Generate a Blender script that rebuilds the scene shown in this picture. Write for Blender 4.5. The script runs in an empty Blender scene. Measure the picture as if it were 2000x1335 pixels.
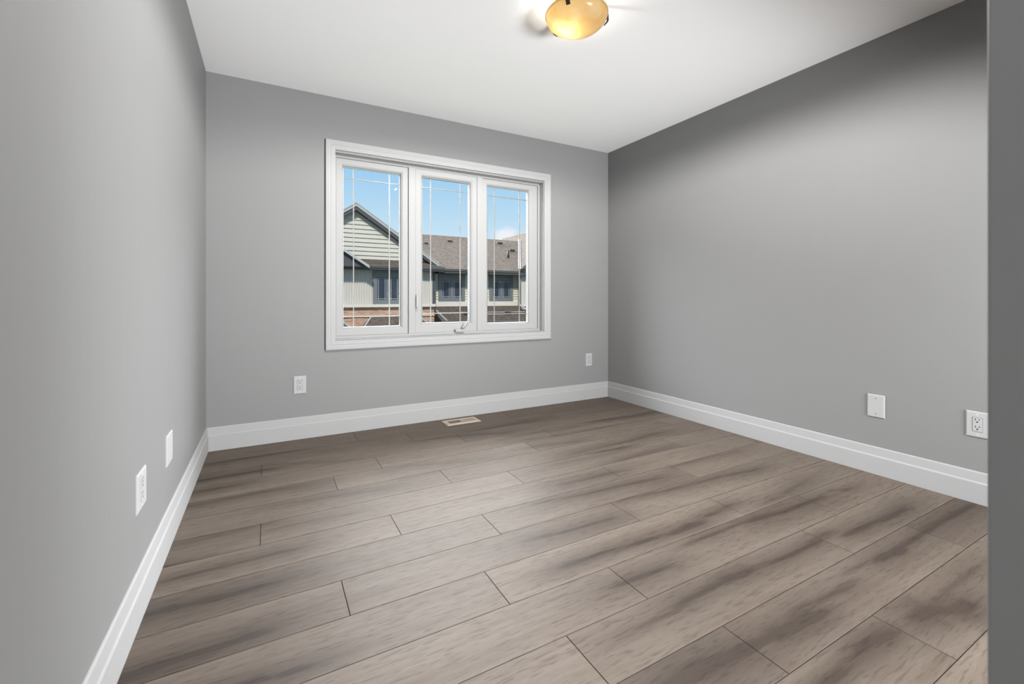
import bpy, bmesh, math, random
from mathutils import Vector, Matrix
PI = math.pi
random.seed(7)
SC = bpy.context.scene
COL = SC.collection

# ------------------------------------------------------------------ camera
RW, RD, RH = 3.34, 3.30, 2.44          # room width (x), depth (towards -y), height
cam = bpy.data.cameras.new('camera')
cam_o = bpy.data.objects.new('camera', cam)
COL.objects.link(cam_o)
cam.sensor_fit = 'HORIZONTAL'
cam.sensor_width = 36.0
cam.lens = 865.65 * 36.0 / 2000.0
cam.shift_y = -(667.5 - 581.84) / 2000.0
cam.clip_start = 0.02
cam.clip_end = 300
cam_o.location = (0.3547, -3.4377, 0.9844)
cam_o.rotation_euler = (PI / 2, 0, -0.5017)
cam.dof.use_dof = True
cam.dof.focus_distance = 3.0
cam.dof.aperture_fstop = 5.0
SC.camera = cam_o

# ------------------------------------------------------------------ light
SKY_GLOW = 40.0       # added sky glow above the camera's view, brightens the room
SUN = 5.2
BULB = 2.8
DOWN = 185.0  # added spot below the ceiling fixture, brightens walls and floor
REAR = 405.0          # added fill light behind the camera, no window there
EXPOSURE = 0.0
SC.view_settings.view_transform = 'Standard'
SC.view_settings.look = 'None'
SC.view_settings.gamma = 1.0
SC.view_settings.use_curve_mapping = False
SC.view_settings.exposure = EXPOSURE
SC.cycles.use_denoising = True
SC.cycles.max_bounces = 14
SC.cycles.diffuse_bounces = 8
SC.cycles.transparent_max_bounces = 16
SC.cycles.caustics_reflective = False
SC.cycles.sample_clamp_indirect = 6.0

world = bpy.data.worlds.new('sky')
SC.world = world
world.use_nodes = True
wn, wl = world.node_tree.nodes, world.node_tree.links
wn.clear()


def wnode(t, **kw):
    n = wn.new(t)
    for k, v in kw.items():
        setattr(n, k, v)
    return n


def wmath(op, a, b=None, clamp=False):
    n = wnode('ShaderNodeMath', operation=op, use_clamp=clamp)
    for i, v in enumerate((a, b)):
        if v is None:
            continue
        if isinstance(v, (int, float)):
            n.inputs[i].default_value = v
        else:
            wl.new(v, n.inputs[i])
    return n.outputs[0]


tc = wnode('ShaderNodeTexCoord')
sep = wnode('ShaderNodeSeparateXYZ')
wl.new(tc.outputs['Generated'], sep.inputs[0])
ramp = wnode('ShaderNodeValToRGB')
cr = ramp.color_ramp
cr.elements[0].position = 0.0
cr.elements[0].color = (0.30, 0.32, 0.30, 1)
cr.elements[1].position = 1.0
cr.elements[1].color = (0.25, 0.45, 0.80, 1)
for p, c in ((0.495, (0.45, 0.5, 0.5)), (0.505, (0.74, 0.87, 0.97)), (0.57, (0.60, 0.80, 0.95)), (0.64, (0.34, 0.63, 0.91)), (0.70, (0.27, 0.56, 0.88))):
    e = cr.elements.new(p)
    e.color = (*c, 1)
wl.new(wmath('ADD', wmath('MULTIPLY', sep.outputs[2], 0.5), 0.5), ramp.inputs[0])
# small clouds near the horizon
cn = wnode('ShaderNodeTexNoise')
cn.inputs['Scale'].default_value = 9.0
cn.inputs['Detail'].default_value = 6.0
cmap = wnode('ShaderNodeMapping')
cmap.inputs['Scale'].default_value = (1, 1, 2.2)
cmap.inputs['Location'].default_value = (0.2, 0.0, 0.35)
wl.new(tc.outputs['Generated'], cmap.inputs[0])
wl.new(cmap.outputs[0], cn.inputs[0])
cd = wnode('ShaderNodeVectorMath', operation='DISTANCE')
wl.new(tc.outputs['Generated'], cd.inputs[0])
cd.inputs[1].default_value = (0.468, 0.874, 0.135)
spot = wmath('SUBTRACT', 1.0, wmath('DIVIDE', cd.outputs['Value'], 0.045), True)
cl = wmath('MULTIPLY', wmath('SUBTRACT', wmath('ADD', cn.outputs['Fac'], wmath('MULTIPLY', spot, 0.42)), 0.62), 4.5, True)
cmix = wnode('ShaderNodeMix', data_type='RGBA')
wl.new(cl, cmix.inputs['Factor'])
wl.new(ramp.outputs[0], cmix.inputs['A'])
cmix.inputs['B'].default_value = (0.90, 0.93, 0.97, 1)
bg = wnode('ShaderNodeBackground')
wl.new(cmix.outputs['Result'], bg.inputs[0])
bg.inputs[1].default_value = 1.0
# added glow band above the visible sky, lights the room
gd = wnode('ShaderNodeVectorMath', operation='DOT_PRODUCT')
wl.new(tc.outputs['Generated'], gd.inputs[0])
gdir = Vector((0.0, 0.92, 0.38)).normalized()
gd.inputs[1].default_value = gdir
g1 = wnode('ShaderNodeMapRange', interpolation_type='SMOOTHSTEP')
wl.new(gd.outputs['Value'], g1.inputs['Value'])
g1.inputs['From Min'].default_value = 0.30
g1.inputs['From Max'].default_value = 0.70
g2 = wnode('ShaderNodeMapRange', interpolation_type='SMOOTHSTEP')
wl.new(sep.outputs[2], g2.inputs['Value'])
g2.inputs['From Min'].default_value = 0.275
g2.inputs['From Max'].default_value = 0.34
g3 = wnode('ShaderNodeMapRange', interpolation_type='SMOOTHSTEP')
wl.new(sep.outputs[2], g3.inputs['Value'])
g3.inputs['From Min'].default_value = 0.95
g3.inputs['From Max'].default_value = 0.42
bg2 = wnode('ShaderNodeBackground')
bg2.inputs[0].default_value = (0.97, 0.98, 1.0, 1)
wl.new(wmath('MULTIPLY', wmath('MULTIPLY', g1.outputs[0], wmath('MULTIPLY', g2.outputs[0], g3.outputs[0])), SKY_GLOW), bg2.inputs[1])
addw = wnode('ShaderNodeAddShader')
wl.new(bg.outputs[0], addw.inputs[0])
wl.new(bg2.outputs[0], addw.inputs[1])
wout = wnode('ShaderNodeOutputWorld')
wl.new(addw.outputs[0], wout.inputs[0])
world.cycles.sampling_method = 'MANUAL'
world.cycles.sample_map_resolution = 512


def lamp(name, kind, loc, energy, direction=None, **kw):
    l = bpy.data.lights.new(name, kind)
    l.energy = energy
    for k, v in kw.items():
        setattr(l, k, v)
    o = bpy.data.objects.new(name, l)
    o.location = loc
    if direction is not None:
        o.rotation_euler = Vector(direction).to_track_quat('-Z', 'Y').to_euler()
    COL.objects.link(o)
    return o


lamp('sun', 'SUN', (0, -20, 30), SUN, (0.30, 0.66, -0.68), angle=math.radians(4), color=(1.0, 0.92, 0.82))
pt = lamp('window_sky_portal', 'AREA', (1.67, 0.16, 1.365), 1.0, (0, -1, 0), shape='RECTANGLE', size=1.80, size_y=1.38)
pt.data.cycles.is_portal = True
lamp('rear_fill_light', 'AREA', (2.55, -4.95, 0.80), REAR, (-0.55, 0.58, 0.60), shape='RECTANGLE', size=0.9, size_y=1.1, color=(0.97, 0.985, 1.0))  # added area light out of view, brightens ceiling and walls


# ------------------------------------------------------------------ helpers
class MB:
    """collects shapes, links them as one mesh object"""

    def __init__(self):
        self.v, self.f, self.smooth = [], [], []

    def face(self, pts, smooth=False):
        n = len(self.v)
        self.v += [tuple(p) for p in pts]
        self.f.append(tuple(range(n, n + len(pts))))
        self.smooth.append(smooth)
        return self

    def mesh(self, vs, fs, smooth=False):
        n = len(self.v)
        self.v += [tuple(p) for p in vs]
        for f in fs:
            self.f.append(tuple(n + i for i in f))
            self.smooth.append(smooth)
        return self

    def box(self, a, b):
        x0, x1 = sorted((a[0], b[0]))
        y0, y1 = sorted((a[1], b[1]))
        z0, z1 = sorted((a[2], b[2]))
        vs = [(x0, y0, z0), (x1, y0, z0), (x1, y1, z0), (x0, y1, z0), (x0, y0, z1), (x1, y0, z1), (x1, y1, z1), (x0, y1, z1)]
        return self.mesh(vs, [(0, 3, 2, 1), (4, 5, 6, 7), (0, 1, 5, 4), (1, 2, 6, 5), (2, 3, 7, 6), (3, 0, 4, 7)])

    def loft(self, rings, closed=True, cap0=True, cap1=True, smooth=False):
        n = len(rings[0])
        vs = [p for r in rings for p in r]
        fs = []
        for k in range(len(rings) - 1):
            for i in range(n if closed else n - 1):
                j = (i + 1) % n
                fs.append((k * n + i, k * n + j, (k + 1) * n + j, (k + 1) * n + i))
        if cap0:
            fs.append(tuple(range(n - 1, -1, -1)))
        if cap1:
            fs.append(tuple((len(rings) - 1) * n + i for i in range(n)))
        return self.mesh(vs, fs, smooth)

    def prism(self, poly, off):
        """poly: 3-D outline; off: extrusion vector"""
        o = Vector(off)
        return self.loft([[Vector(p) for p in poly], [Vector(p) + o for p in poly]])

    def beam(self, a, b, w, h, up=(0, 0, 1)):
        a, b = Vector(a), Vector(b)
        d = (b - a).normalized()
        s = d.cross(Vector(up)).normalized()
        u = s.cross(d)
        q = [s * w / 2 + u * h / 2, -s * w / 2 + u * h / 2, -s * w / 2 - u * h / 2, s * w / 2 - u * h / 2]
        return self.loft([[a + p for p in q], [b + p for p in q]])

    def tube(self, pts, r, n=10, smooth=True):
        pts = [Vector(p) for p in pts]
        rings = []
        for i, p in enumerate(pts):
            d = (pts[min(i + 1, len(pts) - 1)] - pts[max(i - 1, 0)]).normalized()
            s = d.orthogonal().normalized() if i == 0 else (s - d * s.dot(d)).normalized()
            t = d.cross(s)
            rr = r[i] if isinstance(r, (list, tuple)) else r
            rings.append([p + (s * math.cos(2 * PI * k / n) + t * math.sin(2 * PI * k / n)) * rr for k in range(n)])
        return self.loft(rings, smooth=smooth)

    def lathe(self, prof, c, n=48, smooth=True, closed_prof=False):
        rings = [[(c[0] + r * math.cos(2 * PI * k / n), c[1] + r * math.sin(2 * PI * k / n), c[2] + z) for k in range(n)] for r, z in prof]
        if closed_prof:
            rings.append(rings[0])
        return self.loft(rings, cap0=False, cap1=False, smooth=smooth)

    def frame(self, x0, x1, z0, z1, prof):
        """mitred rectangular frame in the xz plane; prof = closed list of (inset, y)"""
        rings = []
        for cx, cz, sx, sz in ((x0, z0, 1, 1), (x1, z0, -1, 1), (x1, z1, -1, -1), (x0, z1, 1, -1)):
            rings.append([(cx + sx * t, y, cz + sz * t) for t, y in prof])
        rings.append(rings[0])
        return self.loft(rings, cap0=False, cap1=False)

    def xform(self, m):
        self.v = [tuple(m @ Vector(p)) for p in self.v]
        return self

    def build(self, name, mat, parent=None, bevel=0.0, seg=2, weld=True):
        me = bpy.data.meshes.new(name)
        bm = bmesh.new()
        bv = [bm.verts.new(p) for p in self.v]
        for f, s in zip(self.f, self.smooth):
            try:
                fc = bm.faces.new([bv[i] for i in f])
                fc.smooth = s
            except ValueError:
                pass
        if weld:
            bmesh.ops.remove_doubles(bm, verts=bm.verts, dist=1e-5)
        bmesh.ops.recalc_face_normals(bm, faces=bm.faces)
        bm.to_mesh(me)
        bm.free()
        me.materials.append(mat)
        o = bpy.data.objects.new(name, me)
        COL.objects.link(o)
        if parent is not None:
            o.parent = parent
            o.matrix_parent_inverse = parent.matrix_world.inverted()
        if bevel:
            b = o.modifiers.new('bevel', 'BEVEL')
            b.width = bevel
            b.segments = seg
            b.limit_method = 'ANGLE'
            b.angle_limit = math.radians(40)
        return o


def thing(name, label, cat, loc=(0, 0, 0), rotz=0.0, group=None):
    o = bpy.data.objects.new(name, None)
    o.empty_display_size = 0.1
    o.location = loc
    o.rotation_euler = (0, 0, rotz)
    COL.objects.link(o)
    o['label'] = label
    o['category'] = cat
    if group:
        o['group'] = group
    return o


def local(o, name, mb, mat, parent, **kw):
    """part built in its thing's own coordinates"""
    p = mb.build(name, mat, None, **kw)
    p.parent = parent
    return p


def struct(o):
    o['kind'] = 'structure'
    return o


# ------------------------------------------------------------------ materials
def mat(name):
    m = bpy.data.materials.new(name)
    m.use_nodes = True
    nt = m.node_tree
    b = nt.nodes['Principled BSDF']
    return m, nt, b


def nd(nt, t, **kw):
    n = nt.nodes.new(t)
    for k, v in kw.items():
        setattr(n, k, v)
    return n


def nmath(nt, op, a, b=None, clamp=False):
    n = nd(nt, 'ShaderNodeMath', operation=op, use_clamp=clamp)
    for i, v in enumerate((a, b)):
        if v is None:
            continue
        if isinstance(v, (int, float)):
            n.inputs[i].default_value = v
        else:
            nt.links.new(v, n.inputs[i])
    return n.outputs[0]


def noise(nt, vec, scale, detail=3.0, rough=0.5, stretch=None, loc=None):
    n = nd(nt, 'ShaderNodeTexNoise')
    n.inputs['Scale'].default_value = scale
    n.inputs['Detail'].default_value = detail
    n.inputs['Roughness'].default_value = rough
    if stretch or loc:
        m = nd(nt, 'ShaderNodeMapping')
        if stretch:
            m.inputs['Scale'].default_value = stretch
        if loc:
            m.inputs['Location'].default_value = loc
        nt.links.new(vec, m.inputs[0])
        vec = m.outputs[0]
    nt.links.new(vec, n.inputs['Vector'])
    return n.outputs['Fac']


def objco(nt):
    return nd(nt, 'ShaderNodeTexCoord').outputs['Object']


def bump(nt, b, h, strength=0.2, dist=0.002):
    n = nd(nt, 'ShaderNodeBump')
    n.inputs['Strength'].default_value = strength
    n.inputs['Distance'].default_value = dist
    nt.links.new(h, n.inputs['Height'])
    nt.links.new(n.outputs[0], b.inputs['Normal'])


def vary(nt, b, fac, c0, c1):
    r = nd(nt, 'ShaderNodeMix', data_type='RGBA')
    r.inputs['A'].default_value = (*c0, 1)
    r.inputs['B'].default_value = (*c1, 1)
    nt.links.new(fac, r.inputs['Factor'])
    nt.links.new(r.outputs['Result'], b.inputs['Base Color'])


def plain(name, col, rough=0.5, var=0.05, scale=6.0, bstr=0.0, bscale=200.0, metal=0.0, spec=0.5):
    m, nt, b = mat(name)
    v = objco(nt)
    lo = tuple(c * (1 - var) for c in col)
    hi = tuple(min(1, c * (1 + var)) for c in col)
    vary(nt, b, noise(nt, v, scale, 4), lo, hi)
    b.inputs['Roughness'].default_value = rough
    b.inputs['Metallic'].default_value = metal
    b.inputs['Specular IOR Level'].default_value = spec
    if bstr:
        bump(nt, b, noise(nt, v, bscale, 2), bstr, 0.001)
    return m


def wall_paint():
    m, nt, b = mat('grey_wall_paint')
    v = objco(nt)
    vary(nt, b, noise(nt, v, 1.3, 3), (0.195, 0.195, 0.1945), (0.205, 0.205, 0.2045))
    b.inputs['Roughness'].default_value = 0.50
    b.inputs['Specular IOR Level'].default_value = 0.12
    h = nmath(nt, 'ADD', nmath(nt, 'MULTIPLY', noise(nt, v, 260, 2), 0.25), nmath(nt, 'MULTIPLY', noise(nt, v, 5, 2, 0.5, (3, 3, 0.25)), 1.0))
    bump(nt, b, h, 0.18, 0.004)
    return m


def floor_mat():
    m, nt, b = mat('laminate_oak')
    L = nt.links
    v = objco(nt)
    rnd = nd(nt, 'ShaderNodeAttribute', attribute_name='plank_random').outputs['Fac']
    stk = nd(nt, 'ShaderNodeAttribute', attribute_name='grain_dark').outputs['Fac']
    off = nd(nt, 'ShaderNodeCombineXYZ')
    L.new(nmath(nt, 'MULTIPLY', rnd, 37.0), off.inputs[0])
    L.new(nmath(nt, 'MULTIPLY', rnd, 11.0), off.inputs[2])
    av = nd(nt, 'ShaderNodeVectorMath', operation='ADD')
    L.new(v, av.inputs[0])
    L.new(off.outputs[0], av.inputs[1])
    pv = av.outputs[0]
    broad = noise(nt, pv, 2.0, 3, 0.5, (1.0, 7.0, 1.0))
    mid = noise(nt, pv, 9.0, 5, 0.6, (0.9, 9.0, 1.0))
    fine = noise(nt, pv, 40.0, 4, 0.65, (0.55, 9.0, 1.0))
    pore = noise(nt, pv, 140.0, 2, 0.5, (0.12, 1.0, 1.0))
    # cathedral figure: warped bands
    wv = nd(nt, 'ShaderNodeTexWave', wave_type='BANDS', bands_direction='Y', wave_profile='SIN')
    wv.inputs['Scale'].default_value = 9.0
    wv.inputs['Distortion'].default_value = 9.0
    wv.inputs['Detail'].default_value = 3.0
    wv.inputs['Detail Scale'].default_value = 0.8
    mp = nd(nt, 'ShaderNodeMapping')
    mp.inputs['Scale'].default_value = (0.22, 1.0, 1.0)
    L.new(pv, mp.inputs[0])
    L.new(mp.outputs[0], wv.inputs['Vector'])
    base = nd(nt, 'ShaderNodeValToRGB')
    e = base.color_ramp.elements
    e[0].position, e[0].color = 0.30, (0.090, 0.067, 0.050, 1)
    e[1].position, e[1].color = 0.70, (0.146, 0.122, 0.104, 1)
    t = nmath(nt, 'ADD', nmath(nt, 'MULTIPLY', broad, 0.36), nmath(nt, 'MULTIPLY', mid, 0.22))
    t = nmath(nt, 'ADD', t, nmath(nt, 'MULTIPLY', fine, 0.36))
    t = nmath(nt, 'ADD', t, nmath(nt, 'MULTIPLY', wv.outputs['Fac'], 0.06))
    L.new(t, base.inputs[0])
    tint = nd(nt, 'ShaderNodeMix', data_type='RGBA', blend_type='MULTIPLY')
    tint.inputs['Factor'].default_value = 1.0
    L.new(base.outputs[0], tint.inputs['A'])
    tr = nd(nt, 'ShaderNodeValToRGB')
    tr.color_ramp.elements[0].color = (0.88, 0.87, 0.86, 1)
    tr.color_ramp.elements[1].color = (1.10, 1.09, 1.08, 1)
    L.new(rnd, tr.inputs[0])
    L.new(tr.outputs[0], tint.inputs['B'])
    # dark heart-wood streaks and knots
    dk = nmath(nt, 'MULTIPLY', nmath(nt, 'MULTIPLY', stk, 1.3), nmath(nt, 'ADD', 0.45, nmath(nt, 'MULTIPLY', nmath(nt, 'ADD', nmath(nt, 'MULTIPLY', mid, 0.6), nmath(nt, 'MULTIPLY', fine, 0.4)), 1.7)), True)
    dmix = nd(nt, 'ShaderNodeMix', data_type='RGBA')
    L.new(nmath(nt, 'MULTIPLY', dk, 0.90, True), dmix.inputs['Factor'])
    L.new(tint.outputs['Result'], dmix.inputs['A'])
    dmix.inputs['B'].default_value = (0.030, 0.021, 0.016, 1)
    pm = nd(nt, 'ShaderNodeMix', data_type='RGBA', blend_type='MULTIPLY')
    pm.inputs['Factor'].default_value = 1.0
    L.new(dmix.outputs['Result'], pm.inputs['A'])
    pr = nd(nt, 'ShaderNodeValToRGB')
    pr.color_ramp.elements[0].position, pr.color_ramp.elements[0].color = 0.33, (0.72, 0.70, 0.68, 1)
    pr.color_ramp.elements[1].position, pr.color_ramp.elements[1].color = 0.46, (1, 1, 1, 1)
    L.new(pore, pr.inputs[0])
    L.new(pr.outputs[0], pm.inputs['B'])
    L.new(pm.outputs['Result'], b.inputs['Base Color'])
    b.inputs['Roughness'].default_value = 0.58
    b.inputs['Specular IOR Level'].default_value = 0.24
    h = nmath(nt, 'ADD', nmath(nt, 'MULTIPLY', wv.outputs['Fac'], 0.5), nmath(nt, 'ADD', nmath(nt, 'MULTIPLY', fine, 0.8), nmath(nt, 'MULTIPLY', pore, 0.6)))
    bump(nt, b, h, 0.35, 0.0012)
    return m


def glass_mat():
    m, nt, b = mat('window_glass')
    nt.nodes.remove(b)
    out = nt.nodes['Material Output']
    tr = nd(nt, 'ShaderNodeBsdfTransparent')
    tr.inputs[0].default_value = (0.985, 0.99, 0.99, 1)
    gl = nd(nt, 'ShaderNodeBsdfGlossy')
    gl.inputs['Roughness'].default_value = 0.02
    gl.inputs['Color'].default_value = (0.15, 0.15, 0.15, 1)
    fr = nd(nt, 'ShaderNodeFresnel')
    fr.inputs['IOR'].default_value = 1.04
    mx = nd(nt, 'ShaderNodeMixShader')
    nt.links.new(fr.outputs[0], mx.inputs[0])
    nt.links.new(tr.outputs[0], mx.inputs[1])
    nt.links.new(gl.outputs[0], mx.inputs[2])
    nt.links.new(mx.outputs[0], out.inputs[0])
    return m


def alabaster_mat():
    m, nt, b = mat('amber_alabaster_glass')
    out = nt.nodes['Material Output']
    v = objco(nt)
    col = nd(nt, 'ShaderNodeValToRGB')
    col.color_ramp.elements[0].position, col.color_ramp.elements[0].color = 0.35, (0.55, 0.42, 0.23, 1)
    col.color_ramp.elements[1].position, col.color_ramp.elements[1].color = 0.70, (0.60, 0.53, 0.38, 1)
    nt.links.new(noise(nt, v, 9, 4, 0.6, (1, 1, 1)), col.inputs[0])
    tl = nd(nt, 'ShaderNodeBsdfTranslucent')
    nt.links.new(col.outputs[0], tl.inputs[0])
    nt.links.new(col.outputs[0], b.inputs['Base Color'])
    b.inputs['Roughness'].default_value = 0.2
    mx = nd(nt, 'ShaderNodeMixShader')
    mx.inputs[0].default_value = 0.7
    nt.links.new(b.outputs[0], mx.inputs[1])
    nt.links.new(tl.outputs[0], mx.inputs[2])
    nt.links.new(mx.outputs[0], out.inputs[0])
    return m


def shingle_mat():
    m, nt, b = mat('asphalt_shingle')
    v = objco(nt)
    n1 = noise(nt, v, 5.0, 5, 0.7, (1.0, 2.0, 2.5))
    n2 = noise(nt, v, 26, 3)
    r = nd(nt, 'ShaderNodeValToRGB')
    r.color_ramp.elements[0].position, r.color_ramp.elements[0].color = 0.32, (0.030, 0.024, 0.021, 1)
    r.color_ramp.elements[1].position, r.color_ramp.elements[1].color = 0.68, (0.19, 0.157, 0.132, 1)
    nt.links.new(nmath(nt, 'ADD', nmath(nt, 'MULTIPLY', n1, 0.6), nmath(nt, 'MULTIPLY', n2, 0.4)), r.inputs[0])
    nt.links.new(r.outputs[0], b.inputs['Base Color'])
    b.inputs['Roughness'].default_value = 0.95
    b.inputs['Specular IOR Level'].default_value = 0.1
    return m


def brick_mat():
    m, nt, b = mat('red_brick')
    v = objco(nt)
    mp = nd(nt, 'ShaderNodeMapping')
    mp.inputs['Rotation'].default_value = (PI / 2, 0, 0)
    nt.links.new(v, mp.inputs[0])
    br = nd(nt, 'ShaderNodeTexBrick')
    nt.links.new(mp.outputs[0], br.inputs[0])
    br.inputs['Color1'].default_value = (0.27, 0.135, 0.085, 1)
    br.inputs['Color2'].default_value = (0.44, 0.26, 0.18, 1)
    br.inputs['Mortar'].default_value = (0.42, 0.37, 0.32, 1)
    br.inputs['Scale'].default_value = 1.0
    br.inputs['Mortar Size'].default_value = 0.008
    br.inputs['Brick Width'].default_value = 0.21
    br.inputs['Row Height'].default_value = 0.072
    br.inputs['Bias'].default_value = -0.1
    nt.links.new(br.outputs[0], b.inputs['Base Color'])
    b.inputs['Roughness'].default_value = 0.9
    return m


M = dict(
    wall=wall_paint(),
    ceil=plain('ceiling_paint', (0.86, 0.86, 0.86), 0.9, 0.01, 3, 0.35, 130, spec=0.2),
    trim=plain('white_trim_paint', (0.325, 0.325, 0.325), 0.6, 0.012, 9, 0.02, 60, spec=0.12),
    vinyl=plain('white_vinyl', (0.315, 0.315, 0.313), 0.55, 0.01, 5, spec=0.12),
    bead=plain('glazing_bead', (0.39, 0.39, 0.39), 0.5, 0.01, 5, spec=0.2),
    grille=plain('grille_bar_white', (0.20, 0.19, 0.175), 0.4, 0.03, 5),
    floor=floor_mat(), glass=glass_mat(),
    plate=plain('white_plastic', (0.35, 0.35, 0.35), 0.55, 0.01, 5, spec=0.12),
    slot=plain('dark_slot', (0.015, 0.015, 0.015), 0.6, 0.1, 5),
    groove=plain('grey_groove', (0.10, 0.10, 0.10), 0.6, 0.1, 5),
    screw=plain('painted_screw', (0.55, 0.55, 0.54), 0.4, 0.05, 50),
    darkscrew=plain('dark_grey_screw', (0.10, 0.10, 0.10), 0.5, 0.05, 50),  # dark grey screw heads
    register=plain('beige_enamel', (0.40, 0.335, 0.265), 0.4, 0.04, 12),
    alab=alabaster_mat(),
    bronze=plain('dark_bronze', (0.035, 0.024, 0.017), 0.45, 0.15, 30, metal=0.6),
    brass=plain('brown_metal', (0.20, 0.12, 0.06), 0.4, 0.1, 20, metal=0.5),
    dark=plain('dark_void', (0.02, 0.018, 0.016), 0.9, 0.1, 5),
    lap=plain('beige_lap_siding', (0.43, 0.42, 0.38), 0.7, 0.04, 3),
    lap2=plain('cream_lap_siding', (0.46, 0.45, 0.385), 0.7, 0.04, 3),
    batten=plain('grey_board_siding', (0.44, 0.425, 0.40), 0.7, 0.04, 3),
    fascia=plain('light_fascia', (0.33, 0.345, 0.355), 0.5, 0.05, 4),
    soffit=plain('slate_soffit', (0.05, 0.054, 0.062), 0.6, 0.1, 4),
    slate=plain('slate_window_trim', (0.125, 0.135, 0.145), 0.5, 0.06, 4),
    gutter=plain('grey_gutter', (0.14, 0.135, 0.135), 0.45, 0.08, 4),
    band=plain('cream_band_stone', (0.50, 0.475, 0.43), 0.8, 0.05, 5),
    flash=plain('metal_flashing', (0.22, 0.23, 0.25), 0.9, 0.04, 4, spec=0.05),
    pane=plain('dark_window_pane', (0.022, 0.032, 0.05), 0.12, 0.3, 3, spec=0.4),
    muntin=plain('pale_grille', (0.34, 0.38, 0.42), 0.4, 0.05, 4),
    vent=plain('black_roof_vent', (0.025, 0.022, 0.02), 0.6, 0.1, 4),
    shingle=shingle_mat(), brick=brick_mat(),
    ground=plain('lawn_green', (0.06, 0.085, 0.035), 0.95, 0.35, 2.0, spec=0.1),
    road=plain('asphalt', (0.09, 0.09, 0.09), 0.9, 0.2, 6.0, spec=0.1),
)

# ------------------------------------------------------------------ room shell
T = 0.15
WX0, WX1, WZ0, WZ1 = 0.770, 2.572, 0.681, 2.049      # rough opening = jamb outside
HY = -5.4                                            # hall end
DX = 0.951                                           # doorway jamb
DY0, DY1 = -3.2857, -RD - 0.28

mb = MB()
mb.box((-T, HY - T, 0), (0, T, RH))
struct(mb.build('wall_left', M['wall']))
mb = MB()
mb.box((0, 0, 0), (WX0, T, RH)).box((WX1, 0, 0), (RW, T, RH)).box((WX0, 0, 0), (WX1, T, WZ0)).box((WX0, 0, WZ1), (WX1, T, RH))
struct(mb.build('wall_back', M['wall']))
mb = MB()
mb.box((RW, HY - T, 0), (RW + T, T, RH))
struct(mb.build('wall_right', M['wall']))
# entry wall: doorway jamb with a rounded corner bead, added unseen low header to shade the near ceiling
mb = MB()
r = 0.003
SX1 = 1.07
pl = [(SX1, DY0)]
for cx, cy, a0 in ((DX + r, DY0 - r, 90), (DX + r, DY1 + r, 180)):
    for k in range(7):
        a = math.radians(a0 + 15 * k)
        pl.append((cx + r * math.cos(a), cy + r * math.sin(a)))
pl.append((SX1, DY1))
mb.prism([(x, y, 0) for x, y in pl], (0, 0, RH))
mb.box((SX1 - 0.005, DY0 - 0.12, 1.60), (RW, DY0, RH))  # unseen header, added to keep the rear fill off the near ceiling
struct(mb.build('wall_front', M['wall']))
mb = MB()
mb.box((0, HY - T, 0), (RW, HY, RH))
struct(mb.build('wall_hall', M['wall']))
mb = MB()
mb.box((-T, HY - T, RH), (RW + T, T, RH + 0.2))
struct(mb.build('ceiling', M['ceil']))

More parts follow.
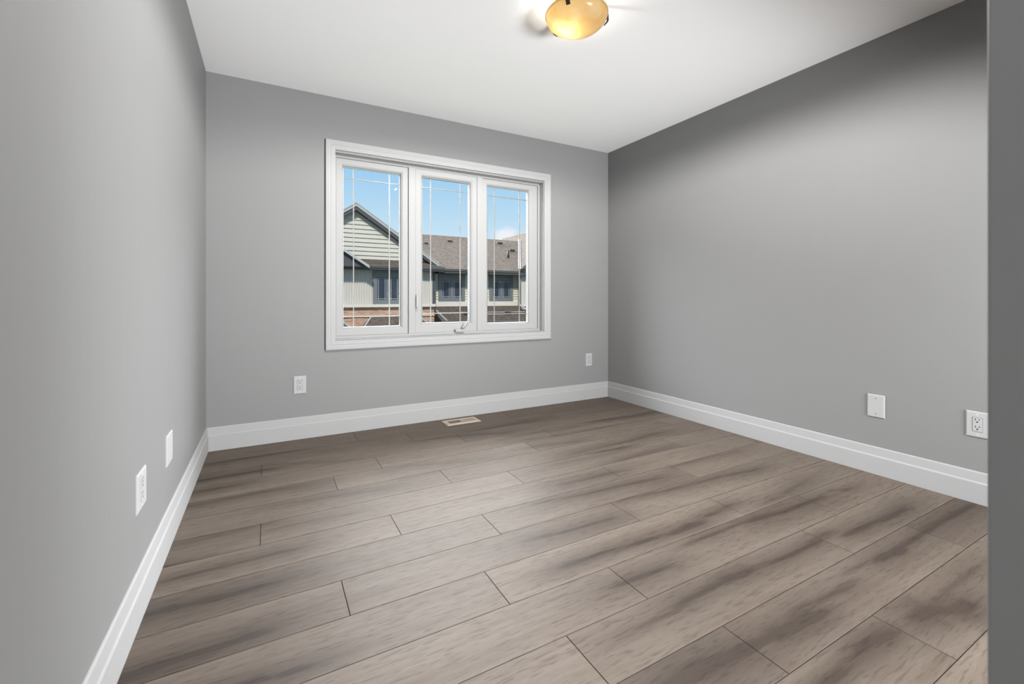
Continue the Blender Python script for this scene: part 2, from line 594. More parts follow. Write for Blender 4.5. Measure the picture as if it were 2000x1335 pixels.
# ------------------------------------------------------------------ floor of planks
STREAKS=[(0.09,-0.265,0.40,-0.246,0.03,0.6),(0.01,-0.536,0.32,-0.529,0.03,0.7),(0.03,-0.697,0.20,-0.684,0.03,0.6),(0.04,-0.863,0.49,-0.863,0.04,0.55),(0.41,-1.048,0.84,-1.119,0.03,0.4),(0.09,-1.201,0.32,-1.235,0.05,0.5),(0.32,-0.436,0.80,-0.619,0.04,0.3),(0.41,-1.298,0.69,-1.310,0.05,0.4),(1.36,-0.445,1.87,-0.561,0.04,0.5),(1.07,-0.862,1.66,-1.032,0.05,0.35),(1.80,-0.423,2.14,-0.387,0.04,0.5),(1.93,-0.678,2.39,-0.684,0.04,0.5),(1.93,-0.793,3.01,-0.845,0.03,0.5),(2.64,-0.660,3.23,-0.679,0.04,0.6),(1.94,-0.935,2.21,-0.975,0.03,0.5),(2.03,-1.171,2.79,-1.120,0.04,0.5),(2.25,-1.209,2.37,-1.228,0.03,0.7),(1.86,-1.267,2.20,-1.267,0.04,0.4),(2.26,-1.379,2.64,-1.386,0.04,0.5),(1.75,-1.515,2.07,-1.511,0.05,0.6),(1.55,-1.636,2.17,-1.697,0.05,0.6),(1.34,-1.891,1.65,-1.916,0.05,0.65),(1.89,-1.801,2.77,-1.873,0.04,0.6),(2.45,-1.614,2.93,-1.634,0.04,0.4),(1.72,-2.128,2.26,-2.096,0.03,0.7),(1.98,-2.229,2.46,-2.204,0.04,0.55),(0.01,-1.237,0.32,-1.232,0.04,0.5),(0.01,-1.397,0.06,-1.406,0.03,0.7),(0.08,-1.506,0.41,-1.502,0.04,0.6),(0.02,-1.689,0.32,-1.694,0.05,0.8),(0.01,-1.940,0.28,-1.940,0.05,0.9),(0.33,-2.121,0.41,-2.133,0.03,0.8),(0.36,-1.899,0.49,-1.916,0.05,0.3),(1.33,-2.104,1.97,-2.134,0.035,0.8),(1.44,-2.280,1.58,-2.281,0.05,0.7),(1.30,-2.454,1.68,-2.459,0.02,0.5),(1.28,-2.640,1.41,-2.660,0.09,0.8),(1.78,-2.440,1.83,-2.448,0.03,1),(1.55,-2.444,2.27,-2.458,0.04,0.7),(1.82,-2.220,2.35,-2.231,0.02,0.6),(2.29,-2.230,2.70,-2.261,0.06,0.7),(2.34,-2.453,2.40,-2.456,0.03,0.8),(2.52,-2.495,2.93,-2.500,0.05,0.8),(2.90,-2.238,2.94,-2.261,0.03,0.6),(2.53,-2.146,2.86,-2.113,0.05,0.5),(2.39,-2.635,3.23,-2.638,0.06,0.7),(2.42,-2.638,2.48,-2.646,0.03,1),(1.68,-2.675,1.81,-2.680,0.05,1),(1.83,-2.636,2.06,-2.665,0.07,0.6),(2.21,-2.625,2.36,-2.638,0.05,0.5),(2.18,-2.842,2.26,-2.885,0.06,1),(2.26,-2.828,2.56,-2.840,0.07,0.5),(1.62,-2.825,1.84,-2.824,0.02,1),(1.85,-2.822,1.92,-2.832,0.035,1),(1.32,-2.635,1.52,-2.668,0.07,0.9)]
PW, PL, Y0 = 0.1945, 1.22, -1.99
PHASE = {-11: .2, -10: .895, -9: .008, -8: .318, -7: .93, -6: .665, -5: 1.21, -4: .324, -3: .838, -2: 1.204, -1: .576, 0: 1.035,
         1: .223, 2: 1.115, 3: .33, 4: .777, 5: .15, 6: .52, 7: .98, 8: .3, 9: .66, 10: 1.1, 11: .4, 12: .8, 13: .1, 14: .5, 15: .9, 16: .2, 17: .7}
RNDV = {}


def streak_at(x, y, row):
    s = 0.0
    for x0, y0, x1, y1, w, a in STREAKS:
        ym = (y0 + y1) / 2
        if math.floor((Y0 - ym) / PW) != row:
            continue
        t = (x - x0) / (x1 - x0) if x1 - x0 > 1e-6 else 0.5
        yy = y0 + (y1 - y0) * min(1, max(0, t))
        dx = max(0.0, x0 - x, x - x1)
        sx = 0.05 + 1.6 * w
        yy += 0.005 * math.sin(9.0 * x + 2.3 * row)
        core = math.exp(-((y - yy) / (w * 0.65)) ** 2) * math.exp(-(dx / sx) ** 2)
        halo = 0.60 * math.exp(-((y - yy) / (w * 1.7)) ** 2) * math.exp(-(dx / (sx * 1.8)) ** 2)
        thin = math.exp(-((y - yy) / (w * 0.28)) ** 2) * math.exp(-(dx / sx) ** 2)
        s = max(s, 0.72 * a * core, a * halo * 0.9, 1.0 * a * thin)
    return s


mb = MB()
rv, gv = [], []
for row in range(-11, 18):
    ya = min(0.0, Y0 - PW * row)
    yb = max(HY, Y0 - PW * (row + 1))
    if ya - yb < 0.005:
        continue
    ph = PHASE.get(row, 0.4)
    xs = [0.0]
    k = math.floor(-ph / PL)
    while ph + k * PL < RW:
        if ph + k * PL > 0.002:
            xs.append(ph + k * PL)
        k += 1
    xs.append(RW)
    detailed = yb > -3.45
    for xa, xb in zip(xs[:-1], xs[1:]):
        rn = random.random()
        nx = max(2, int((xb - xa) / 0.03)) if detailed else 2
        ny = 12 if detailed else 2
        g = 0.0016
        gx = [xa] + [xa + g + (xb - xa - 2 * g) * i / nx for i in range(nx + 1)] + [xb]
        gy = [ya] + [ya - g - (ya - yb - 2 * g) * j / ny for j in range(ny + 1)] + [yb]
        n0 = len(mb.v)
        for j, y in enumerate(gy):
            for i, x in enumerate(gx):
                edge = i in (0, len(gx) - 1) or j in (0, len(gy) - 1)
                mb.v.append((x, y, -0.0025 if edge else 0.0))
                rv.append(rn)
                gv.append(1.6 if edge else (streak_at(x, y, row) if detailed else 0.0))
        W_ = len(gx)
        for j in range(len(gy) - 1):
            for i in range(W_ - 1):
                mb.f.append((n0 + j * W_ + i, n0 + (j + 1) * W_ + i, n0 + (j + 1) * W_ + i + 1, n0 + j * W_ + i + 1))
                mb.smooth.append(False)
nplank = len(mb.v)
mb.box((0, HY, -0.2), (RW, 0, -0.0025))
rv += [0.5] * 8
gv += [0.0] * 8
fl = mb.build('floor', M['floor'], weld=False)
for nm, vals in (('plank_random', rv), ('grain_dark', gv)):
    at = fl.data.attributes.new(nm, 'FLOAT', 'POINT')
    at.data.foreach_set('value', vals)
struct(fl)

# ------------------------------------------------------------------ baseboards
BP = [(0, 0), (0.0145, 0), (0.0145, 0.098), (0.0125, 0.103), (0.0105, 0.106), (0.0075, 0.147), (0.005, 0.152), (0, 0.153)]


def baseboard(name, rings):
    mb = MB()
    mb.loft(rings)
    o = mb.build(name, M['trim'], bevel=0.0008, seg=1)
    return struct(o)


baseboard('baseboard_back', [[(t, -t, z) for t, z in BP], [(RW - t, -t, z) for t, z in BP]])
baseboard('baseboard_left', [[(t, -t, z) for t, z in BP], [(t, HY, z) for t, z in BP]])
baseboard('baseboard_right', [[(RW - t, -t, z) for t, z in BP], [(RW - t, HY, z) for t, z in BP]])
baseboard('baseboard_front', [[(DX + 0.02, DY0 + t, z) for t, z in BP], [(SX1, DY0 + t, z) for t, z in BP]])

# ------------------------------------------------------------------ window
win = bpy.data.objects.new('window_1', None)
COL.objects.link(win)
win.location = (1.67, 0, 0.60)
struct(win)
bpy.context.view_layer.update()
# casing: mitred colonial profile (inset from outer edge, y)
mb = MB()
mb.frame(0.711, 2.641, 0.610, 2.127, [(0, 0), (0, -0.017), (0.004, -0.0195), (0.022, -0.0185), (0.030, -0.0160), (0.0335, -0.0140), (0.038, -0.0155),
                                       (0.052, -0.0125), (0.060, -0.0115), (0.0655, -0.0095), (0.0660, 0)])
mb.build('casing', M['trim'], win)
mb = MB()
mb.frame(WX0, WX1, WZ0, WZ1, [(0, 0), (0.004, -0.001), (0.004, 0.12), (0, 0.12)])
mb.build('jamb_liner', M['trim'], win)
# vinyl frame and the posts between sashes
mb = MB()
FX0, FX1, FZ0, FZ1 = WX0 + 0.004, WX1 - 0.004, WZ0 + 0.004, WZ1 - 0.004
mb.frame(FX0, FX1, FZ0, FZ1, [(0, 0.062), (0.014, 0.062), (0.0165, 0.0645), (0.0165, 0.14), (0, 0.14)])
mb.build('vinyl_frame', M['vinyl'], win)
for xa, xb in ((1.3335, 1.3885), (1.9315, 1.9825)):
    MB().box((xa, 0.062, FZ0 + 0.0165), (xb, 0.14, FZ1 - 0.0165)).build('mullion_post', M['vinyl'], win, bevel=0.002)
sz0, sz1 = FZ0 + 0.0165, FZ1 - 0.0165
GZ0, GZ1 = 0.762, 1.974


def sash(xa, xb, ga, gb, yf, z0=GZ0, bead=0.006):
    d = 0.012
    fr = MB()
    # four stiles as one mitred ring with unequal widths
    rings = []
    for (ox, oz, ix, iz) in ((xa, sz0, ga, z0), (xb, sz0, gb, z0), (xb, sz1, gb, GZ1), (xa, sz1, ga, GZ1)):
        def at(t):
            return (ox + (ix - ox) * t, oz + (iz - oz) * t)
        q = []
        for t, y in ((0, 0.13), (0, yf + 0.002), (0.06, yf), (0.72, yf), (0.80, yf + 0.004), (0.86, yf + 0.006), (0.93, yf + 0.010), (1.0, yf + 0.024), (1.0, 0.13)):
            X, Z = at(t)
            q.append((X, y, Z))
        rings.append(q)
    rings.append(rings[0])
    fr.loft(rings, cap0=False, cap1=False)
    s = fr.build('sash', M['vinyl'], win)
    b = MB()
    b.frame(ga - 0.0005, gb + 0.0005, z0 - 0.0005, GZ1 + 0.0005, [(0, yf + 0.014), (bead, yf + 0.026), (bead, yf + 0.030), (0, yf + 0.030)])
    b.build('glazing_bead', M['bead'], s)
    yg = yf + 0.028
    MB().box((ga - 0.004, yg, z0 - 0.004), (gb + 0.004, yg + 0.004, GZ1 + 0.004)).build('glass', M['glass'], s)
    MB().box((ga - 0.004, yg + 0.020, z0 - 0.004), (gb + 0.004, yg + 0.024, GZ1 + 0.004)).build('glass', M['glass'], s)
    ym = yg + 0.012
    for x in (ga + 0.080, gb - 0.080):
        MB().box((x - 0.0035, ym - 0.003, z0), (x + 0.0035, ym + 0.003, GZ1)).build('grille_bar', M['grille'], s)
    for z in (z0 + 0.080, GZ1 - 0.080):
        MB().box((ga, ym - 0.0025, z - 0.0035), (gb, ym + 0.0025, z + 0.0035)).build('grille_bar', M['grille'], s)
    return s


sash(FX0 + 0.017, 1.333, 0.842, 1.273, 0.076)
mid = sash(1.389, 1.931, 1.449, 1.871, 0.066, 0.778)
sash(1.983, FX1 - 0.017, 2.043, 2.461, 0.076)
# crank operator and lock lever of the middle casement
cr_ = MB()
cr_.box((1.722, 0.030, 0.700), (1.806, 0.066, 0.722))
crank = cr_.build('crank_housing', M['vinyl'], win, bevel=0.006, seg=3)
cr_ = MB()
cr_.tube([(1.786, 0.040, 0.722), (1.796, 0.030, 0.742), (1.820, 0.026, 0.778), (1.832, 0.026, 0.800)], [0.009, 0.007, 0.0055, 0.005])
cr_.tube([(1.828, 0.030, 0.797), (1.838, 0.018, 0.806)], 0.007)
cr_.build('crank_handle', M['vinyl'], crank)
lk = MB()
lk.box((1.386, 0.056, 0.885), (1.408, 0.067, 1.020))
lock = lk.build('lock_housing', M['vinyl'], win, bevel=0.004, seg=3)
lk = MB()
lk.tube([(1.397, 0.055, 0.900), (1.396, 0.049, 0.925), (1.396, 0.047, 0.985), (1.397, 0.050, 1.010)], [0.005, 0.006, 0.006, 0.004])
lk.build('lock_lever', M['bead'], lock)


# ------------------------------------------------------------------ wall plates
def pyramid_plate(w, h, t, b=0.005):
    m = MB()
    q = lambda s, z: [(-w / 2 + s, -z, -h / 2 + s), (w / 2 - s, -z, -h / 2 + s), (w / 2 - s, -z, h / 2 - s), (-w / 2 + s, -z, h / 2 - s)]
    m.loft([q(0, 0), q(0, t * 0.45), q(b * 0.5, t * 0.8), q(b, t)])
    return m


def disc(m, x, y, z, r, d=0.001, n=14):
    return m.loft([[(x + r * math.cos(2 * PI * k / n), yy, z + r * math.sin(2 * PI * k / n)) for k in range(n)] for yy in (y, y - d)])


def outlet(loc, rotz, label, w=0.081, h=0.124):
    t = thing('wall_outlet', label, 'outlet', loc, rotz, 'decora outlets around the room')
    local(t, 'cover_plate', pyramid_plate(w, h, 0.006), M['plate'], t)
    g = MB()
    g.box((-0.0181, -0.0062, -0.0348), (0.0181, -0.0055, 0.0348))
    local(t, 'groove', g, M['groove'], t)
    rc = MB()
    rc.box((-0.0166, -0.0074, -0.0332), (0.0166, -0.0050, 0.0332))
    rec = local(t, 'receptacle', rc, M['plate'], t, bevel=0.001)
    sl = MB()
    for zc in (0.0185, -0.0165):
        sl.box((-0.0078, -0.0077, zc + 0.0015), (-0.0052, -0.0070, zc + 0.0105))
        sl.box((0.0050, -0.0077, zc + 0.0025), (0.0076, -0.0070, zc + 0.0100))
        disc(sl, -0.0003, -0.0070, zc - 0.0060, 0.0034, 0.0007)
    local(t, 'socket_slots', sl, M['slot'], rec)
    for z in (0.0485, -0.0485):
        local(t, 'screw', disc(MB(), 0, -0.0058, z, 0.0026, 0.0008), M['screw'], t)
    return t


def blank(loc, rotz, label, w, h, sm):
    t = thing('blank_wall_plate', label, 'wall plate', loc, rotz, 'blank cover plates')
    local(t, 'cover_plate', pyramid_plate(w, h, 0.0065), M['plate'], t)
    for z in (0.042, -0.042):
        local(t, 'screw', disc(MB(), 0, -0.0062, z, 0.0030, 0.0008), sm, t)
    return t


outlet((0.5445, 0, 0.377), 0, 'white wall outlet on the window wall, below and left of the window')
outlet((3.097, 0, 0.383), 0, 'white wall outlet on the window wall, beside the far right corner', 0.076)
outlet((RW, -2.6475, 0.3775), -PI / 2, 'white wall outlet on the right wall, cut off by the near corner')
outlet((0, -1.6565, 0.384), PI / 2, 'white wall outlet on the left wall, the nearer of its two plates', 0.112, 0.120)
blank((RW, -2.2415, 0.380), -PI / 2, 'blank white cover plate with two dark screws alone on the right wall', 0.081, 0.127, M['darkscrew'])
blank((0, -1.211, 0.381), PI / 2, 'blank white cover plate on the left wall, the farther of its two plates', 0.112, 0.121, M['screw'])

# ------------------------------------------------------------------ floor register
reg = thing('floor_register', 'beige slotted metal floor register set in the floor below the window', 'vent', (1.703, -0.137, 0))
mb = MB()
HX, HYr, SX, SY = 0.142, 0.072, 0.110, 0.037
q = lambda a, b, z: [(-a, -b, z), (a, -b, z), (a, b, z), (-a, b, z)]
rings = [q(HX, HYr, 0.0002), q(HX, HYr, 0.002), q(HX - 0.008, HYr - 0.008, 0.006), q(SX, SY, 0.006), q(SX, SY, 0.0015)]
mb.loft(rings, cap0=False, cap1=False)
local(reg, 'face_plate', mb, M['register'], reg)
mb = MB()
mb.box((-SX, -SY, 0.0004), (SX, SY, 0.0012))
local(reg, 'duct_opening', mb, M['dark'], reg)
for side in (-1, 1):
    mb = MB()
    for i in range(11):
        x = side * (0.008 + i * 0.0098)
        lean = -0.003 * side
        mb.prism([(x - 0.0016, -SY, 0.0058), (x + 0.0016, -SY, 0.0058), (x + 0.0016 + lean, -SY, 0.0013), (x - 0.0016 + lean, -SY, 0.0013)], (0, 2 * SY, 0))
    local(reg, 'louvre_set', mb, M['register'], reg)
mb = MB()
mb.box((-0.004, -SY, 0.0013), (0.004, SY, 0.006))
local(reg, 'centre_bar', mb, M['register'], reg)

# ------------------------------------------------------------------ ceiling light
LX, LY = 1.690, -1.667
cl_ = thing('ceiling_light', 'round amber alabaster glass ceiling light with dark metal clips, lit', 'ceiling light', (LX, LY, RH))
mb = MB()
mb.lathe([(0.0, 0.0), (0.088, 0.0), (0.092, -0.006), (0.092, -0.028), (0.086, -0.032), (0.0, -0.032)], (0, 0, 0))
local(cl_, 'mounting_pan', mb, M['brass'], cl_)
prof = []
R_, DEP, ZR = 0.151, 0.080, -0.060
for k in range(15):
    a = PI / 2 * k / 14
    prof.append((R_ * math.cos(a) if k < 14 else 0.00008, ZR - DEP * math.sin(a)))
prof = [(R_ + 0.003, ZR + 0.006), (R_ + 0.004, ZR + 0.001)] + prof
inner = [(max(0.00006, r - 0.004), z + 0.0045) for r, z in reversed(prof)]
mb = MB()
mb.lathe(prof + inner, (0, 0, 0), 64, closed_prof=True)
local(cl_, 'glass_shade', mb, M['alab'], cl_)
for a in (218, 339, 98):
    a = math.radians(a)
    mb = MB()
    pr = [(0.080, -0.012), (0.153, -0.034), (0.1620, -0.042), (0.1630, -0.074), (0.1460, -0.092), (0.1440, -0.0875), (0.1585, -0.0715), (0.1580, -0.046), (0.151, -0.0395), (0.080, -0.018)]
    mb.loft([[(r, s, z) for r, z in pr] for s in (-0.0095, 0.0095)])
    mb.xform(Matrix.Rotation(a, 4, 'Z'))
    local(cl_, 'clip', mb, M['bronze'], cl_)
bl = lamp('bulb_light', 'POINT', (-0.030, 0.020, -0.085), BULB, shadow_soft_size=0.022, color=(1.0, 0.94, 0.84))
bl.parent = cl_
dl = lamp('downward_fill_spot', 'SPOT', (0, 0, -0.150), DOWN, (0, 0, -1), shadow_soft_size=0.0, spot_size=math.radians(179), spot_blend=0.24, color=(1.0, 0.985, 0.96))  # added fill spot, stronger than the fixture's own bulb
dl.parent = cl_

# ------------------------------------------------------------------ outside: ground
mb = MB()
mb.box((-60, 14.0, -3.2), (70, 90, -2.95)).box((-60, 0.6, -3.2), (70, 6.0, -2.95))
struct(mb.build('lawn', M['ground']))
mb = MB()
mb.box((-60, 6.0, -3.2), (70, 14.0, -2.98))
struct(mb.build('street', M['road']))


# ------------------------------------------------------------------ outside: town houses opposite
def lap_wall(mb, xl, xr, z0, z1, y, course=0.125, lip=0.022):
    """horizontal lap siding; xl, xr are functions of z"""
    n = max(1, round((z1 - z0) / course))
    h = (z1 - z0) / n
    for i in range(n):
        a, b = z0 + i * h, z0 + (i + 1) * h
        la, ra, lb, rb = xl(a), xr(a), xl(b), xr(b)
        if ra - la < 0.01:
            continue
        if rb - lb < 0.01:
            lb = rb = (la + ra) / 2
        mb.face([(la, y - lip, a), (ra, y - lip, a), (rb, y, b), (lb, y, b)])
        mb.face([(la, y - lip, a), (la, y, a), (ra, y, a), (ra, y - lip, a)])
    return mb


def batten_wall(mb, x0, x1, z0, z1, y, sp=0.115):
    mb.box((x0, y, z0), (x1, y + 0.15, z1))
    n = int((x1 - x0) / sp)
    for i in range(n + 1):
        x = x0 + i * sp
        mb.box((x - 0.018, y - 0.035, z0), (x + 0.018, y, z1))
    return mb


def shingles(mb, p00, p10, p11, p01, course=0.14, lip=0.018, thick=0.04):
    """roof slope: p00->p10 eave, p01->p11 ridge; stepped courses"""
    p00, p10, p11, p01 = map(Vector, (p00, p10, p11, p01))
    n = max(1, round((p01 - p00).length / course))
    nrm = (p10 - p00).cross(p01 - p00).normalized()
    if nrm.z < 0:
        nrm = -nrm
    for i in range(n):
        a, b = i / n, (i + 1) / n
        L0, R0 = p00.lerp(p01, a), p10.lerp(p11, a)
        L1, R1 = p00.lerp(p01, b), p10.lerp(p11, b)
        mb.face([L0 + nrm * lip, R0 + nrm * lip, R1, L1])
        mb.face([L0, R0, R0 + nrm * lip, L0 + nrm * lip])
    t = nrm * thick
    mb.face([p00 - t, p10 - t, p11 - t, p01 - t])
    mb.face([p00, p00 - t, p01 - t, p01])
    mb.face([p10, p10 - t, p11 - t, p11])
    mb.face([p00, p10, p10 - t, p00 - t])
    mb.face([p01, p11, p11 - t, p01 - t])
    return mb


def house_window(parent, x0, x1, z0, z1, y, top=0.0):
    """slate surround, two casements with pale grilles"""
    m = MB()
    m.frame(x0, x1, z0, z1, [(0, y), (0, y - 0.05), (0.16, y - 0.05), (0.16, y)])
    if top:
        m.box((x0, y - 0.04, z1), (x1, y, z1 + top))
    xm = (x0 + x1) / 2
    m.box((xm - 0.045, y - 0.045, z0 + 0.15), (xm + 0.045, y, z1 - 0.15))
    w = m.build('window', M['slate'], parent)
    for a, b in ((x0 + 0.16, xm - 0.045), (xm + 0.045, x1 - 0.16)):
        s = MB()
        s.frame(a, b, z0 + 0.16, z1 - 0.16, [(0, y - 0.005), (0, y - 0.035), (0.045, y - 0.035), (0.045, y - 0.005)])
        s.build('sash', M['slate'], w)
        MB().box((a + 0.04, y - 0.018, z0 + 0.20), (b - 0.04, y - 0.004, z1 - 0.20)).build('pane', M['pane'], w)
        g = MB()
        for x in (a + 0.10, b - 0.10):
            g.box((x - 0.009, y - 0.026, z0 + 0.20), (x + 0.009, y - 0.018, z1 - 0.20))
        for z in (z0 + 0.26, z1 - 0.26):
            g.box((a + 0.04, y - 0.026, z - 0.009), (b - 0.04, y - 0.018, z + 0.009))
        g.build('grille', M['muntin'], w)
    return w


def gutter_run(parent, x0, x1, y, z, h=0.13, d=0.13):
    m = MB()
    m.prism([(x0, y, z - h), (x0, y - d * 0.6, z - h), (x0, y - d, z - h * 0.25), (x0, y - d, z), (x0, y - d + 0.02, z), (x0, y - d * 0.55, z - h + 0.025), (x0, y - 0.02, z - h + 0.025), (x0, y, z)], (x1 - x0, 0, 0))
    return m.build('gutter', M['gutter'], parent)


# -- gabled house on the left
A = thing('townhouse_row', 'row of grey and cream townhouses with shingle roofs across the street outside the window', 'building', (8.5, 18.5, -2.95))
bpy.context.view_layer.update()
PX, PZ, SL = 3.90, 5.40, 0.67
gx = 8.16
ez = PZ - SL * (gx - PX)
mb = MB()
lap_wall(mb, lambda z: PX - (PZ - 0.12 - z) / SL, lambda z: PX + (PZ - 0.12 - z) / SL, 2.80, PZ - 0.14, 18.3, 0.205, 0.045)
mb.face([(PX - 3.7, 18.34, 2.8), (PX + 3.7, 18.34, 2.8), (PX, 18.34, PZ - 0.2)])
mb.build('gable_wall', M['lap'], A)
mb = MB()
batten_wall(mb, -0.2, 7.70, 0.68, 2.42, 18.3)
mb.build('board_wall', M['batten'], A)
MB().box((7.64, 18.26, 0.55), (7.78, 18.9, 2.42)).build('corner_board', M['soffit'], A)
MB().box((-0.2, 18.05, 0.555), (7.74, 18.32, 0.69)).build('trim_band', M['band'], A)
mb = MB()
mb.box((-0.2, 18.20, -2.95), (7.72, 19.0, 0.56))
mb.build('brick_wall', M['brick'], A)
MB().box((-0.2, 18.14, 0.10), (7.74, 18.22, 0.145)).build('stone_sill', M['band'], A)
# gable roof
mb = MB()
shingles(mb, (gx, 18.0, ez), (gx, 27.0, ez), (PX, 27.0, PZ), (PX, 18.0, PZ))
shingles(mb, (2 * PX - gx, 18.0, ez), (2 * PX - gx, 27.0, ez), (PX, 27.0, PZ), (PX, 18.0, PZ))
mb.build('roof', M['shingle'], A)
for s in (-1, 1):
    e = (PX + s * (gx - PX), 17.98, ez)
    off = Vector((0, 0, -0.115))
    mb = MB()
    mb.prism([Vector((PX, 17.955, PZ - 0.03)), Vector((e[0], 17.955, ez - 0.03)), Vector((e[0], 17.955, ez - 0.16)), Vector((PX, 17.955, PZ - 0.16))], (0, 0.03, 0))
    mb.prism([Vector((PX, 17.935, PZ + 0.015)), Vector((e[0], 17.935, ez + 0.015)), Vector((e[0], 17.935, ez - 0.03)), Vector((PX, 17.935, PZ - 0.03))], (0, 0.03, 0))
    mb.build('rake_board', M['fascia'], A)
    mb = MB()
    mb.prism([Vector((PX, 17.985, PZ - 0.10)), Vector((e[0], 17.985, ez - 0.10)), Vector((e[0], 17.985, ez - 0.30)), Vector((PX, 17.985, PZ - 0.34))], (0, 0.33, 0))
    mb.build('soffit', M['soffit'], A)
# pent roof across the foot of the gable, its gutter and soffit
mb = MB()
shingles(mb, (-0.4, 17.85, 2.54), (8.12, 17.85, 2.54), (8.12, 18.32, 2.86), (-0.4, 18.32, 2.86))
mb.build('pent_roof', M['shingle'], A)
gutter_run(A, -0.4, 8.14, 17.86, 2.53)
mb = MB()
mb.box((-0.4, 17.82, 2.32), (8.10, 18.32, 2.41))
mb.build('eave_soffit', M['soffit'], A)
# lower porch gable overlapping the pent roof
px_, pz_ = 1.50, 4.33
ex_, ezz = 4.38, 2.47
mb = MB()
shingles(mb, (ex_, 17.45, ezz), (ex_, 18.30, ezz), (px_, 18.30, pz_), (px_, 17.45, pz_))
shingles(mb, (2 * px_ - ex_, 17.45, ezz), (2 * px_ - ex_, 18.30, ezz), (px_, 18.30, pz_), (px_, 17.45, pz_))
mb.build('porch_gable_roof', M['shingle'], A)
mb = MB()
for s in (-1, 1):
    e = px_ + s * (ex_ - px_)
    mb.prism([(px_, 17.41, pz_ + 0.01), (e, 17.41, ezz + 0.01), (e, 17.41, ezz - 0.12), (px_, 17.41, pz_ - 0.12)], (0, 0.035, 0))
mb.build('porch_rake_board', M['fascia'], A)
MB().prism([(px_, 17.6, pz_ - 0.1), (ex_ - 0.1, 17.6, ezz - 0.05), (2 * px_ - ex_ + 0.1, 17.6, ezz - 0.05)], (0, 0.2, 0)).build('porch_gable_wall', M['soffit'], A)
house_window(A, 4.70, 6.12, 0.69, 2.18, 18.27, 0.16)
# hipped roof over the garage door, and the tip of the next one
for hx0, hx1, nm in ((4.10, 7.38, 'garage_roof'), (-0.4, 3.62, 'garage_roof')):
    mb = MB()
    tz, bz, ty, by = 0.085, -0.42, 18.20, 17.35
    d = 0.52
    shingles(mb, (hx0, by, bz), (hx1, by, bz), (hx1 - d, ty, tz), (hx0 + d, ty, tz))
    shingles(mb, (hx0, ty, bz), (hx0, by, bz), (hx0 + d, ty - 0.02, tz), (hx0 + d, ty, tz))
    shingles(mb, (hx1, by, bz), (hx1, ty, bz), (hx1 - d, ty, tz), (hx1 - d, ty - 0.02, tz))
    g = mb.build(nm, M['shingle'], A)
    mb = MB()
    mb.beam((hx0, by - 0.01, bz + 0.03), (hx0 + d, ty - 0.02, tz + 0.03), 0.07, 0.05)
    mb.beam((hx1, by - 0.01, bz + 0.03), (hx1 - d, ty - 0.02, tz + 0.03), 0.07, 0.05)
    mb.beam((hx0 + d, ty - 0.03, tz + 0.03), (hx1 - d, ty - 0.03, tz + 0.03), 0.06, 0.05)
    mb.build('hip_cap', M['fascia'], g)
    gutter_run(A, hx0, hx1, by, bz)

# -- middle house
B = A
mb = MB()
lap_wall(mb, lambda z: 7.78, lambda z: 13.02, 0.80, 2.44, 18.8, 0.137, 0.035)
mb.box((7.78, 18.82, -2.95), (13.02, 19.0, 2.44))
mb.build('wall', M['lap2'], B)
MB().box((7.78, 18.72, 0.55), (13.02, 18.84, 0.80)).build('trim_band', M['band'], B)
mb = MB()
shingles(mb, (6.2, 18.05, 2.50), (15.6, 18.05, 2.50), (15.6, 23.0, 4.91), (6.2, 23.0, 4.91))
shingles(mb, (6.2, 28.0, 2.50), (15.6, 28.0, 2.50), (15.6, 23.0, 4.91), (6.2, 23.0, 4.91))
mb.build('roof', M['shingle'], B)
gutter_run(B, 8.14, 12.62, 18.06, 2.50)
MB().box((7.9, 18.02, 2.26), (12.62, 18.84, 2.37)).build('eave_soffit', M['soffit'], B)
house_window(B, 8.14, 9.62, 0.80, 2.12, 18.77, 0.15)
house_window(B, 11.10, 12.58, 0.80, 2.16, 18.77, 0.11)
MB().box((11.66, 18.70, 1.86), (11.78, 18.74, 1.90)).build('window_latch', M['band'], B)
mb = MB()
shingles(mb, (7.75, 17.15, -0.16), (12.95, 17.15, -0.16), (12.95, 18.76, 0.56), (7.75, 18.76, 0.56), 0.13)
mb.build('porch_roof', M['shingle'], B)
gutter_run(B, 7.75, 12.95, 17.15, -0.17)
mb = MB()
mb.beam((7.80, 17.98, 0.235), (12.95, 17.98, 0.235), 0.05, 0.04)
mb.beam((7.78, 18.62, 0.52), (8.02, 17.16, -0.13), 0.06, 0.05)
mb.build('roof_flashing', M['fascia'], B)
MB().box((7.78, 17.35, -2.95), (12.9, 17.45, -0.25)).build('porch_wall', M['lap2'], B)
roofz = lambda y: 2.50 + (y - 18.05) * 2.41 / 4.95
for (x, y, w, h) in ((9.98, 22.0, 0.22, 0.10), (8.30, 21.4, 0.16, 0.10), (13.50, 22.2, 0.26, 0.12), (13.75, 21.0, 0.26, 0.14)):
    MB().box((x - w * 0.7, y - 0.1, roofz(y) - 0.12), (x + w * 0.7, y + 0.15, roofz(y) + h * 0.75)).build('roof_vent', M['vent'], B, bevel=0.02)
MB().tube([(12.9, 19.9, roofz(19.9) - 0.1), (12.9, 19.9, roofz(19.9) + 0.42)], 0.07, 12).build('vent_pipe', M['vent'], B)
for x in (9.30, 11.75):
    y = 17.75
    z = -0.16 + (y - 17.15) * 0.72 / 1.61
    MB().box((x - 0.14, y - 0.1, z - 0.05), (x + 0.14, y + 0.15, z + 0.14)).build('roof_vent', M['vent'], B, bevel=0.02)

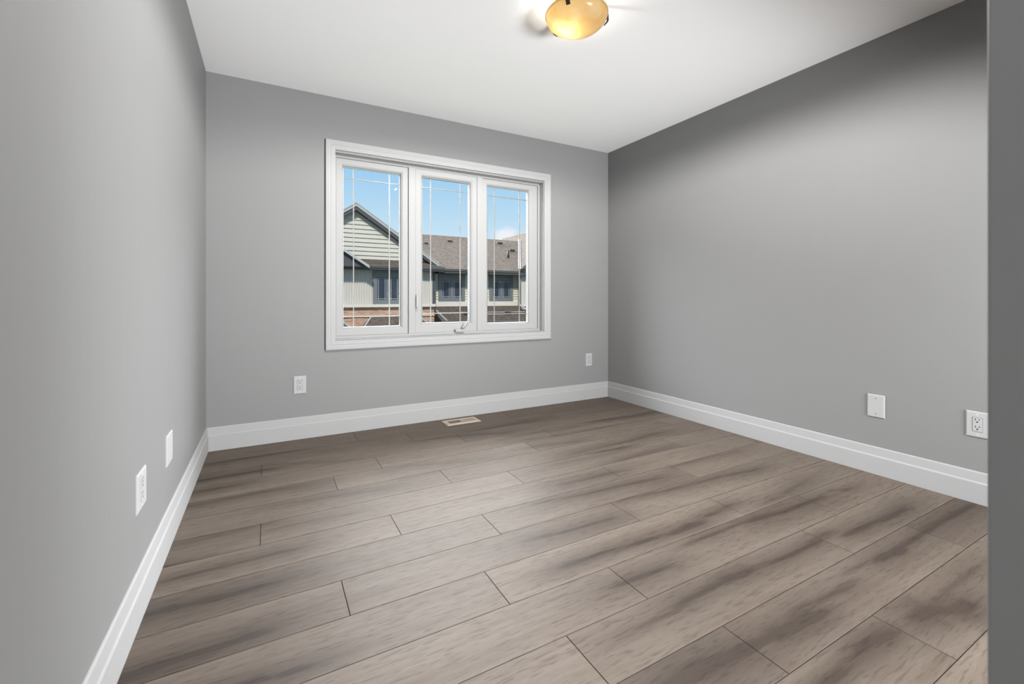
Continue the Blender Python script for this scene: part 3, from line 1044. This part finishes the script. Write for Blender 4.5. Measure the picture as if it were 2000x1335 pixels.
# -- right-hand house, only its edge in view
Cc = A
mb = MB()
batten_wall(mb, 12.86, 20.0, 0.62, 2.42, 18.3, 0.23)
mb.build('board_wall', M['batten'], Cc)
MB().box((12.84, 18.1, 0.52), (20.0, 18.32, 0.62)).build('trim_band', M['band'], Cc)
MB().box((12.86, 18.2, -2.95), (20.0, 19.0, 0.52)).build('brick_wall', M['brick'], Cc)
ex2, ez2, sl2 = 12.62, 2.52, 0.846
px2 = 16.3
pz2 = ez2 + sl2 * (px2 - ex2)
mb = MB()
shingles(mb, (ex2, 18.0, ez2), (ex2, 27.0, ez2), (px2, 27.0, pz2), (px2, 18.0, pz2))
shingles(mb, (2 * px2 - ex2, 18.0, ez2), (2 * px2 - ex2, 27.0, ez2), (px2, 27.0, pz2), (px2, 18.0, pz2))
mb.build('roof', M['shingle'], Cc)
mb = MB()
lap_wall(mb, lambda z: px2 - (pz2 - z - 0.1) / sl2, lambda z: px2 + (pz2 - z - 0.1) / sl2, 2.42, pz2 - 0.12, 18.3, 0.15)
mb.build('gable_wall', M['lap'], Cc)
MB().box((12.62, 17.98, 2.24), (20.0, 18.32, 2.42)).build('eave_soffit', M['soffit'], Cc)
MB().beam((12.60, 18.02, 2.60), (15.42, 23.0, 5.00), 0.16, 0.05).build('valley_flashing', M['flash'], Cc)
mb = MB()
mb.box((12.70, 18.16, 0.55), (12.80, 18.26, 2.30))
mb.build('downspout', M['gutter'], Cc)
mb = MB()
mb.beam((12.60, 18.0, 0.62), (13.4, 17.8, 0.05), 0.07, 0.10)
mb.build('porch_rake', M['fascia'], Cc)
mb = MB()
shingles(mb, (12.98, 17.15, -0.16), (20.0, 17.15, -0.16), (20.0, 18.2, 0.50), (12.98, 18.2, 0.50), 0.13)
mb.build('porch_roof', M['shingle'], Cc)

# -- the row goes on to the left of the gabled house
mb = MB()
lap_wall(mb, lambda z: -13.0, lambda z: -0.25, 0.80, 2.44, 18.8, 0.137, 0.035)
mb.box((-13.0, 18.82, -2.95), (-0.25, 19.0, 2.44))
mb.build('wall', M['lap2'], A)
MB().box((-13.0, 18.72, 0.55), (-0.25, 18.84, 0.80)).build('trim_band', M['band'], A)
mb = MB()
shingles(mb, (-13.4, 18.05, 2.50), (1.6, 18.05, 2.50), (1.6, 23.0, 4.91), (-13.4, 23.0, 4.91))
shingles(mb, (-13.4, 28.0, 2.50), (1.6, 28.0, 2.50), (1.6, 23.0, 4.91), (-13.4, 23.0, 4.91))
mb.build('roof', M['shingle'], A)
gutter_run(A, -13.4, -0.4, 18.06, 2.50)
MB().box((-13.2, 18.02, 2.26), (-0.35, 18.84, 2.37)).build('eave_soffit', M['soffit'], A)
for x in (-11.4, -8.2, -4.6, -2.0):
    house_window(A, x - 0.74, x + 0.74, 0.80, 2.14, 18.77, 0.12)
mb = MB()
shingles(mb, (-13.0, 17.15, -0.16), (-0.5, 17.15, -0.16), (-0.5, 18.76, 0.56), (-13.0, 18.76, 0.56), 0.13)
mb.build('porch_roof', M['shingle'], A)
MB().box((-13.0, 17.35, -2.95), (-0.5, 17.45, -0.25)).build('porch_wall', M['brick'], A)
